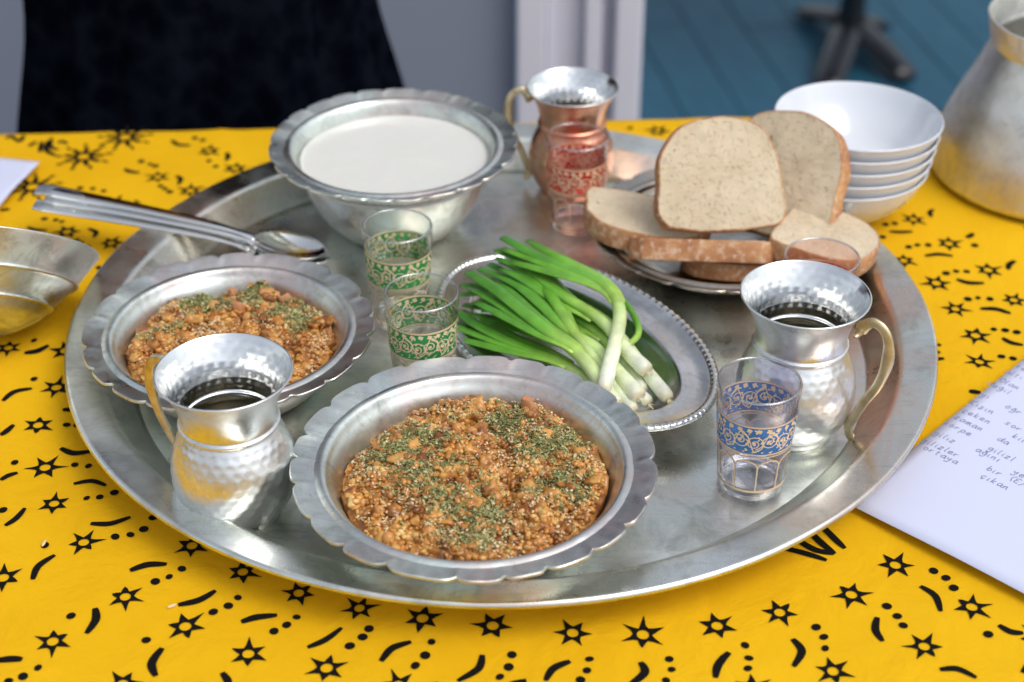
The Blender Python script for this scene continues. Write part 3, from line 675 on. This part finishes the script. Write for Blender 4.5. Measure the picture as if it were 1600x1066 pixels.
# ---------------------------------------------------------------- oval platter with spring onions
OC = Vector((.045, 1.04, FL)); OA, OB, OT = .135, .083, radians(126)
def oval(prof, n, bead=True):
    v = []; f = []
    for i, (t, z) in enumerate(prof):          # t = distance inwards from the rim
        for k in range(n):
            a = 2*pi*k/n; dz = 0
            x, y = (OA-t)*cos(a), (OB-t)*sin(a)
            if bead and z > .0225 and t < .006: dz = .0006*max(0, sin(k*2*pi*112/n))
            v.append((x, y, z+dz))
    m = len(prof)
    for i in range(m-1):
        for k in range(n): k2 = (k+1) % n; f.append((i*n+k, i*n+k2, (i+1)*n+k2, (i+1)*n+k))
    f.append(tuple(range(n))[::-1]); f.append(tuple(range((m-1)*n, m*n)))
    return v, f
plat = mesh('oval_platter', oval([(.06, .0004), (.048, .0006), (.042, .003), (.032, .012), (.026, .0165), (.004, .0208), (.0, .0212), (-.0006, .0225), (.0005, .0240), (.003, .0248), (.0055, .0240), (.0062, .0229), (.0066, .0228), (.0072, .02268), (.0085, .0224), (.024, .0186), (.027, .0190), (.0300, .0180), (.034, .0130), (.044, .0045), (.050, .0025), (.06, .002)], 896), M['platter'], loc=OC, rz=OT)
tag(plat, 'oval silver platter with beaded edge holding spring onions', 'platter')
def z7(q): return 540+q[0]*.37523, 300+q[1]*.37523
ONI = [  # path from leaf tip to bulb end (zoom coordinates, height), radii
 ([(655,190,.052),(760,245,.056),(900,310,.058),(1040,370,.056),(1115,430,.055),(1142,510,.054),(1120,640,.050),(1072,832,.034)], .0052, .0058, 'one bent across the others'),
 ([(470,500,.030),(560,560,.030),(700,630,.031),(850,690,.030),(960,750,.028),(1085,835,.024),(1120,870,.022)], .0050, .0050, 'leaning on the platter edge, apart from the bunch'),
 ([(510,335,.044),(620,400,.050),(720,480,.050),(830,570,.047),(930,640,.043),(1010,720,.038),(1100,850,.028),(1130,885,.026)], .0058, .0056, ''),
 ([(560,320,.040),(700,375,.046),(800,455,.047),(880,535,.045),(960,600,.042),(1050,660,.038),(1160,780,.031),(1225,855,.027)], .0050, .0066, ''),
 ([(645,290,.040),(740,330,.044),(820,390,.047),(880,470,.049),(940,570,.045),(1010,660,.038),(1110,790,.027),(1200,912,.019)], .0044, .0050, ''),
 ([(628,240,.046),(720,285,.049),(800,345,.050),(900,430,.048),(1000,490,.046),(1090,560,.045),(1170,660,.042),(1258,748,.036)], .0046, .0064, ''),
 ([(485,385,.036),(600,400,.040),(760,415,.041),(900,455,.040),(1050,520,.040),(1130,590,.038),(1230,720,.032),(1345,862,.023)], .0046, .0058, ''),
 ([(480,425,.034),(600,425,.036),(740,465,.037),(850,525,.036),(960,605,.033),(1090,700,.030),(1180,800,.026),(1262,882,.020)], .0044, .0054, ''),
 ([(700,300,.036),(880,330,.040),(1040,400,.042),(1150,450,.043),(1212,540,.044),(1215,600,.044),(1160,650,.042)], .0027, .0022, ''),
 ([(600,300,.036),(760,380,.038),(900,480,.038),(1020,560,.036),(1100,640,.033),(1170,730,.028),(1240,830,.022)], .0048, .0050, ''),
 ([(490,470,.026),(620,490,.030),(760,540,.030),(900,620,.028),(1010,700,.025),(1100,800,.021)], .0044, .0046, ''),
]
def tone_mesh(o, tones):
    at_ = o.data.attributes.new('tone', 'FLOAT', 'POINT'); at_.data.foreach_set('value', tones)
lab_extra = ['bent spring onion with its white stem crossing over the bunch', 'spring onion lying apart along the platter beside the front stew bowl'.replace('front ', ''),
  'spring onion with a broad flat leaf on top of the bunch']
for i, (pp, rl, rb_, _) in enumerate(ONI):
    pts = [(*z7((a, b)), z+FL-.004) for a, b, z in pp]
    w3 = [tuple(P(a, b, z)) for a, b, z in pts]
    path = cr(w3, 7); n = len(path); rad = []; tones = []; flt = []
    for k in range(n):
        t = k/(n-1)                          # 0 tip, 1 bulb end
        r = rl*(.72+.28*min(1, t/.12)) if t < .55 else rl*.92+(rb_-rl*.92)*((t-.55)/.45)**2
        if t > .97: r *= (.72 if t > .99 else .93)
        r *= 1.02; rad.append(r); flt.append(.26+.69*min(1, max(0, (t-.25)/.4)))
    vf = tube(path, rad, 14, flt)
    root = empty('spring_onion', path[-1]); off = Vector(path[-1])
    vv = [q-off for q in vf[0]]
    gb = .30 if i == 8 else 0.0
    o = mesh('stem', (vv, vf[1]), M['onion'], root)
    tone_mesh(o, [min(1, gb+(1-k/(n-1))**1.0*1.05) for k in range(n) for _ in range(14)])
    tag(root, lab_extra[i] if i < 3 else {8: 'thin spring onion leaf curling back in a loop at the bunch', 6: 'spring onion whose white bulb sticks out farthest from the bunch', 5: 'spring onion with a fat white bulb lying over its neighbours'}.get(i, 'spring onion lying within the bunch on the oval platter'), 'spring onion', None if i < 3 or i in (5, 6, 8) else 'spring onions in the bunch')
    # side leaves that part from the stem
    if i != 8:
        for s_, sp_, en_ in ((1, .019, .10), (-1, .015, .04), (.4, .022, .02), (-.5, .028, .07))[:4 if i in (2, 3, 5, 6, 9) else 3]:
            k0 = int(n*.62); lp = []
            for k in range(k0, int(n*en_), -2):
                t = (k0-k)/(k0-n*en_); q = Vector(path[k]); tt = (Vector(path[min(k+1, n-1)])-Vector(path[k-1])).normalized(); sd_ = tt.cross(Vector((0, 0, 1))).normalized()
                lp.append(q+sd_*s_*(.001+sp_*t**1.4)+Vector((0, 0, -.004*t+.0025*sin(3*t+i))))
            l_ = mesh('leaf', tube([q-off for q in lp], [.0054*(1-.45*(j/(len(lp)-1))**3) for j in range(len(lp))], 10, .22), M['onion'], root)
            tone_mesh(l_, [.40+(.35+.25*((i*7) % 3)/2)*j/(len(lp)-1) for j in range(len(lp)) for _ in range(10)])
    if i < 8:                                  # the root end
        d_ = (Vector(path[-1])-Vector(path[-3])).normalized()
        rv = [tube([Vector((0, 0, 0)), d_*.003+Vector((random.uniform(-1, 1), random.uniform(-1, 1), random.uniform(-1, .3)))*.003], [.0005, .0002], 5) for _ in range(7)]
        r_o = mesh('roots', join(*rv), M['onion'], root); tone_mesh(r_o, [0.0]*len(r_o.data.vertices))
# ---------------------------------------------------------------- bread
BC = Vector((.172, 1.194, FL))
bowl(BC, .1075, .090, .027, .060, 22, 'dark scalloped metal plate holding the sliced bread', .0035, 'plate', 'bread_plate', cat='plate')
LOAF = cr([(-.046, -.040), (-.020, -.043), (.020, -.043), (.047, -.040), (.054, -.030), (.0525, -.006), (.049, .016), (.038, .034), (.018, .043), (-.008, .044), (-.032, .037), (-.047, .020), (-.053, -.004), (-.0545, -.028), (-.046, -.040)], 6)[:-1]
def slice_(name, center, normal, up, w, h, th, label, seed):
    random.seed(seed)
    n_ = Vector(normal).normalized(); u_ = Vector(up); u_ = (u_-n_*u_.dot(n_)).normalized(); x_ = u_.cross(n_)
    root = empty(name, center); root.matrix_world = Matrix(((x_.x, u_.x, n_.x, center[0]), (x_.y, u_.y, n_.y, center[1]), (x_.z, u_.z, n_.z, center[2]), (0, 0, 0, 1)))
    tag(root, label, 'bread slice')
    sx, sy = w/.108, h/.087
    ol = [(x*sx*(1+.03*noise.noise(Vector((x*40, y*40, seed)))), y*sy*(1+.03*noise.noise(Vector((x*40, y*40, seed+5))))) for x, y in LOAF]
    n = len(ol); v = []; f = []; rings = 12
    for sgn in (1, -1):
        b = len(v)
        for i in range(rings+1):
            k_ = i/rings*.980
            for (x, y) in ol:
                xx, yy = x*k_, y*k_
                dz = .0009*fbm(xx, yy, seed+sgn, 70) + .0006*fbm(xx, yy, seed, 200)
                v.append((xx, yy, sgn*(th/2)+sgn*dz*(i < rings)))
        for i in range(rings):
            for k in range(n):
                k2 = (k+1) % n; q = (b+i*n+k, b+i*n+k2, b+(i+1)*n+k2, b+(i+1)*n+k); f.append(q if sgn < 0 else q[::-1])
    mesh('crumb', (v, f), M['crumb'], root)
    v = []; f = []
    prof = [(.972, .5), (.990, .5), (.999, .45), (1.004, .2), (1.004, -.2), (.999, -.45), (.990, -.5), (.972, -.5)]
    for (k_, t) in prof:
        for j, (x, y) in enumerate(ol):
            q = 1+.010*fbm(x, y, t*th*2+seed, 60)
            v.append((x*k_*q, y*k_*q, t*th*1.02))
    for i in range(len(prof)-1):
        for k in range(n): k2 = (k+1) % n; f.append((i*n+k, (i+1)*n+k, (i+1)*n+k2, i*n+k2))
    mesh('crust', (v, f), M['crust'], root)
    return root
slice_('bread_slice', P(1122, 274, .091), (.16, -.80, .58), (-.05, .6, .8), .104, .090, .014, 'big bread slice propped upright, its cut face turned to the scallions'.replace('scallions', 'spring onions'), 1)
slice_('bread_slice', P(1224, 274, .068), (-.46, -.62, .58), (.30, .55, .8), .110, .104, .021, 'bread slice with wide pale crust propped beside the white bowls', 2)
slice_('bread_slice', P(1010, 350, .042), (.13, .02, .99), (-.16, -1, .0), .106, .070, .018, 'bread slice lying flat beside the red glass, crust edge outwards', 3)
slice_('bread_slice', P(1101, 392, .047)+Vector((0, .024, -.014)), (.03, .50, .86), (.08, .86, -.5), .112, .060, .017, 'bread slice with a straight golden edge, resting on another slice', 4)
slice_('bread_slice', P(1152, 425, .027)+Vector((.004, .026, -.006)), (.0, .22, .97), (-.20, -1, .2), .095, .060, .014, 'brown-crusted bread slice at the bottom of the bread pile', 5)
slice_('bread_slice', P(1292, 378, .044), (.10, -.02, .99), (.85, -.5, 0), .082, .078, .017, 'bread slice leaning over the plate edge behind a silver mug', 6)

# ---------------------------------------------------------------- spoons
def spoon(loc, az, pitch, roll, label):
    root = empty('spoon', loc); root.rotation_euler = (roll, pitch, az); tag(root, label, 'spoon', None)
    # local: bowl at origin, handle along -x
    v = []; f = []; nu, nv = 18, 14
    for sgn in (0, 1):
        for i in range(nu+1):
            t = i/nu; x = -.030+.062*t; hw_ = .0195*sqrt(max(0, 1-((t-.5)/.5)**2))*(1-.18*(t-.5)) if 0 < t < 1 else .0001
            for j in range(nv+1):
                s_ = j/nv*2-1; y = hw_*s_; dpt = -.0085*(1-s_*s_)*(1-((t-.5)/.5)**2)
                v.append((x, y, dpt-.0011*sgn))
    A_ = (nu+1)*(nv+1)
    for sgn in (0, 1):
        for i in range(nu):
            for j in range(nv):
                a = sgn*A_+i*(nv+1)+j; q = (a, a+nv+1, a+nv+2, a+1); f.append(q if sgn == 0 else q[::-1])
    for i in range(nu):
        for j in (0, nv):
            a = i*(nv+1)+j; f.append((a, a+nv+1, A_+a+nv+1, A_+a))
    mesh('bowl', (v, f), M['steel'], root)
    hp = cr([(-.028, 0, -.0015), (-.042, 0, .001), (-.075, 0, .003), (-.140, 0, .002), (-.214, 0, 0)], 5)
    wd = [.0062-.0030*min(1, k/6)+(.0055*max(0, (k-5)/(len(hp)-6))) for k in range(len(hp))]
    mesh('handle', tube(hp, wd, 12, [.32+.05*(k < 5) for k in range(len(hp))]), M['steel'], root)
    for s_ in (-.003, 0, .003):
        mesh('ridge', tube([(-.165, s_*.75, .0024), (-.190, s_*.9, .0022), (-.212, s_, .0018)], .0011, 6), M['steel'], root)
    return root
sb = P(452, 397, .014); hd_ = P(64, 296, .047)
sdv = (hd_-sb); saz = atan2(-sdv.y, -sdv.x); spt = atan2(.0235, .21)
SP = [(0, 0, .0035, 0, 'stainless spoon on top of the spoon bundle, its bowl showing beside the stew'),
      (.004, -.003, -.000, .022, ''), (-.010, .002, -.0005, -.030, ''), (-.004, -.004, -.0035, .045, ''), (.002, .002, -.0045, -.012, '')]
for k, (dx, dy, dz, da_, lb) in enumerate(SP):
    o = spoon((sb.x+dx, sb.y+dy, sb.z+dz+.006), saz+da_, spt, 0, lb)
    if k: tag(o, 'stainless spoon under the top one in the bundle resting on the tray rim', None, 'spoons in the bundle')

# ---------------------------------------------------------------- white bowls
wc = P(1338, 182, .0905); wc.z = .0005
wp = cr([(0, .0015), (.028, .0015), (.0285, 0), (.0325, 0), (.034, .003), (.050, .014), (.063, .030), (.0700, .0455), (.0708, .0470), (.0702, .0478), (.0690, .0466), (.0615, .0315), (.049, .0170), (.033, .0062), (0, .0050)], 4)
wb = None; WL = ['lowest', 'second from bottom', 'middle', 'second from top', 'topmost']
for k in range(5):
    if wb is None: o = wb = mesh('porcelain_bowl', lathe(wp, 96), M['china'])
    else: o = inst(wb)
    o.location = (wc.x-.005+.0018*k, wc.y+.0004*k, .0005+.0106*k); o.rotation_euler = (.0, .006*k, .3*k)
    tag(o, 'white porcelain bowl, %s of the stack of five' % WL[k], 'bowl', 'stacked white bowls')

# ---------------------------------------------------------------- pitcher and tipped bowl at the sides
pq = P(1640, 266, 0); pq.z = 0
pp_o = cr([(0, .001), (.095, .001), (.104, 0), (.1085, .004), (.108, .012), (.103, .040), (.092, .070), (.080, .098), (.0730, .116), (.0710, .1215), (.0715, .124), (.0730, .128), (.0765, .146), (.0772, .1475), (.0760, .1482), (.0745, .1465), (.0705, .128), (.0690, .1215), (.0710, .116), (.078, .098), (.090, .070), (.101, .040), (.104, .012), (.09, .006), (0, .005)], 6)
pit = mesh('metal_pitcher', lathe([(max(0, r), z) for r, z in pp_o], 200, lambda a, i, r, z, Ls: (r*(1+.004*fbm(cos(a)*2, sin(a)*2, z*30, 3)), z)), M['pitcher'], loc=pq); tag(pit, 'large hammered tinned pitcher with wide base beside the white bowls', 'pitcher')
tb = cr([(0, .0006), (.024, .0006), (.030, .002), (.046, .011), (.054, .0190), (.0566, .0192), (.0566, .0216), (.068, .034), (.0712, .0370), (.0738, .0374), (.0738, .0398), (.083, .054), (.0875, .0605), (.0885, .0615), (.0880, .0625), (.0865, .0615), (.081, .054), (.068, .0375), (.045, .0145), (.028, .004), (0, .003)], 4)
tip = mesh('tipped_bowl', lathe([(max(0, r), z) for r, z in tb], 140, hammer(20, .013, .0004, .03, .105)), M['bowl']); tag(tip, 'hammered silver bowl tipped on its side, away from the tray', 'bowl')
RX = Matrix.Rotation(radians(-43), 3, 'X'); tip.rotation_euler = (radians(-43), 0, 0)
zmin = min((RX @ q.co).z for q in tip.data.vertices); ax_ = RX @ Vector((0, 0, .0615))
rc = P(-32, 393, ax_.z-zmin); tip.location = rc-ax_

# ---------------------------------------------------------------- person standing behind the table
px_, py_ = -.338, 1.70; fz = -.75
per = empty('person', (px_, py_, fz)); tag(per, 'person in a long black lace dress standing behind the table', 'person')
bm = bmesh.new(); sk = []
def sv_(co, r, par=None):
    q = bm.verts.new(co); sk.append(r)
    if par: bm.edges.new((par, q))
    return q
pel = sv_((0, 0, .90), .12); ab = sv_((0, 0, 1.06), .11, pel); ch = sv_((0, .005, 1.25), .12, ab); nk0 = sv_((0, .01, 1.38), .06, ch); nk = sv_((0, 0, 1.43), .047, nk0)
hd1 = sv_((0, -.015, 1.50), .070, nk); hd2 = sv_((0, -.01, 1.57), .082, hd1); hd3 = sv_((0, 0, 1.63), .055, hd2)
ns = sv_((0, -.105, 1.535), .010, hd1)
for s_ in (-1, 1):
    hp_ = sv_((.09*s_, 0, .84), .085, pel); kn = sv_((.09*s_, -.01, .47), .055, hp_); an = sv_((.09*s_, .01, .09), .035, kn); ft = sv_((.095*s_, -.06, .035), .032, an); to = sv_((.10*s_, -.15, .022), .022, ft)
    sh = sv_((.165*s_, .01, 1.33), .05, ch); el = sv_((.235*s_, -.02, 1.07), .038, sh); wr = sv_((.07*s_, -.19, 1.05), .024, el); pa = sv_((.02*s_, -.215, 1.045), .026, wr)
    for k in range(4):
        f1 = sv_((-.015*s_, -.222-.004*k, 1.068-.016*k), .008, pa); f2 = sv_((-.045*s_, -.205-.004*k, 1.064-.016*k), .0075, f1); sv_((-.058*s_, -.19, 1.060-.016*k), .0065, f2)
    t1 = sv_((.012*s_, -.235, 1.078), .009, pa); sv_((-.010*s_, -.240, 1.092), .0075, t1)
me = bpy.data.meshes.new('body'); bm.to_mesh(me); bm.free()
body = bpy.data.objects.new('body', me); COL.objects.link(body); body.parent = per; me.materials.append(M['skin'])
md = body.modifiers.new('skin', 'SKIN')
for i, r in enumerate(sk): me.skin_vertices[0].data[i].radius = (r, r)
me.skin_vertices[0].data[0].use_root = True
sb_ = body.modifiers.new('sub', 'SUBSURF'); sb_.levels = 2; sb_.render_levels = 2; md.use_smooth_shade = True
dp = cr([(.0, 0, 0)], 1) if False else [(.27, .24, .06), (.255, .22, .30), (.215, .18, .60), (.182, .155, .76), (.176, .150, .88), (.160, .135, 1.0), (.150, .125, 1.10), (.170, .130, 1.24), (.178, .115, 1.32), (.12, .085, 1.385), (.062, .062, 1.41)]
dp = cr(dp, 5); v = []; f = []; na = 120
for (a_, b_, z) in dp:
    for k in range(na):
        a = 2*pi*k/na; fo = 1+(.06*sin(a*11+1.2*sin(a*3))+.03*sin(a*23))*max(0, min(1, (1.02-z)/.3))
        v.append((a_*fo*cos(a), b_*fo*sin(a), z))
for i in range(len(dp)-1):
    for k in range(na): k2 = (k+1) % na; f.append((i*na+k, i*na+k2, (i+1)*na+k2, (i+1)*na+k))
slv = [tube(cr([(.15*s_, .01, 1.345), (.20*s_, 0, 1.22), (.237*s_, -.02, 1.065), (.16*s_, -.11, 1.056), (.085*s_, -.18, 1.051)], 5), [.066]+[.062]*6+[.055]*6+[.046]*8, 20) for s_ in (-1, 1)]
mesh('dress', join((v, f), *slv), M['dress'], per)
hv, hf = ellipsoid(.092, .100, .098, 4)
mesh('hair', ([Vector((q.x, q.y*(1 if q.y > 0 else .55)+.012, q.z+1.575 if q.y < -.02 else q.z*(1.15 if q.z > 0 else 1.9)+1.565)) for q in hv if True], hf), M['hair'], per)

# ---------------------------------------------------------------- crumbs on the cloth
for (a, b, az, lb) in ((268, 942, .6, 'pale grain of rice lying on the cloth beside a curved stroke'), (68, 846, 1.4, 'tiny pale crumb lying on the cloth beside a printed dot')):
    q = P(a, b, 0); o = mesh('crumb', ellipsoid(.0034, .0011, .0009, 2), M['sesame'], loc=(q.x, q.y, czz(q.x, q.y)+.0012), rz=az); tag(o, lb, 'crumb')
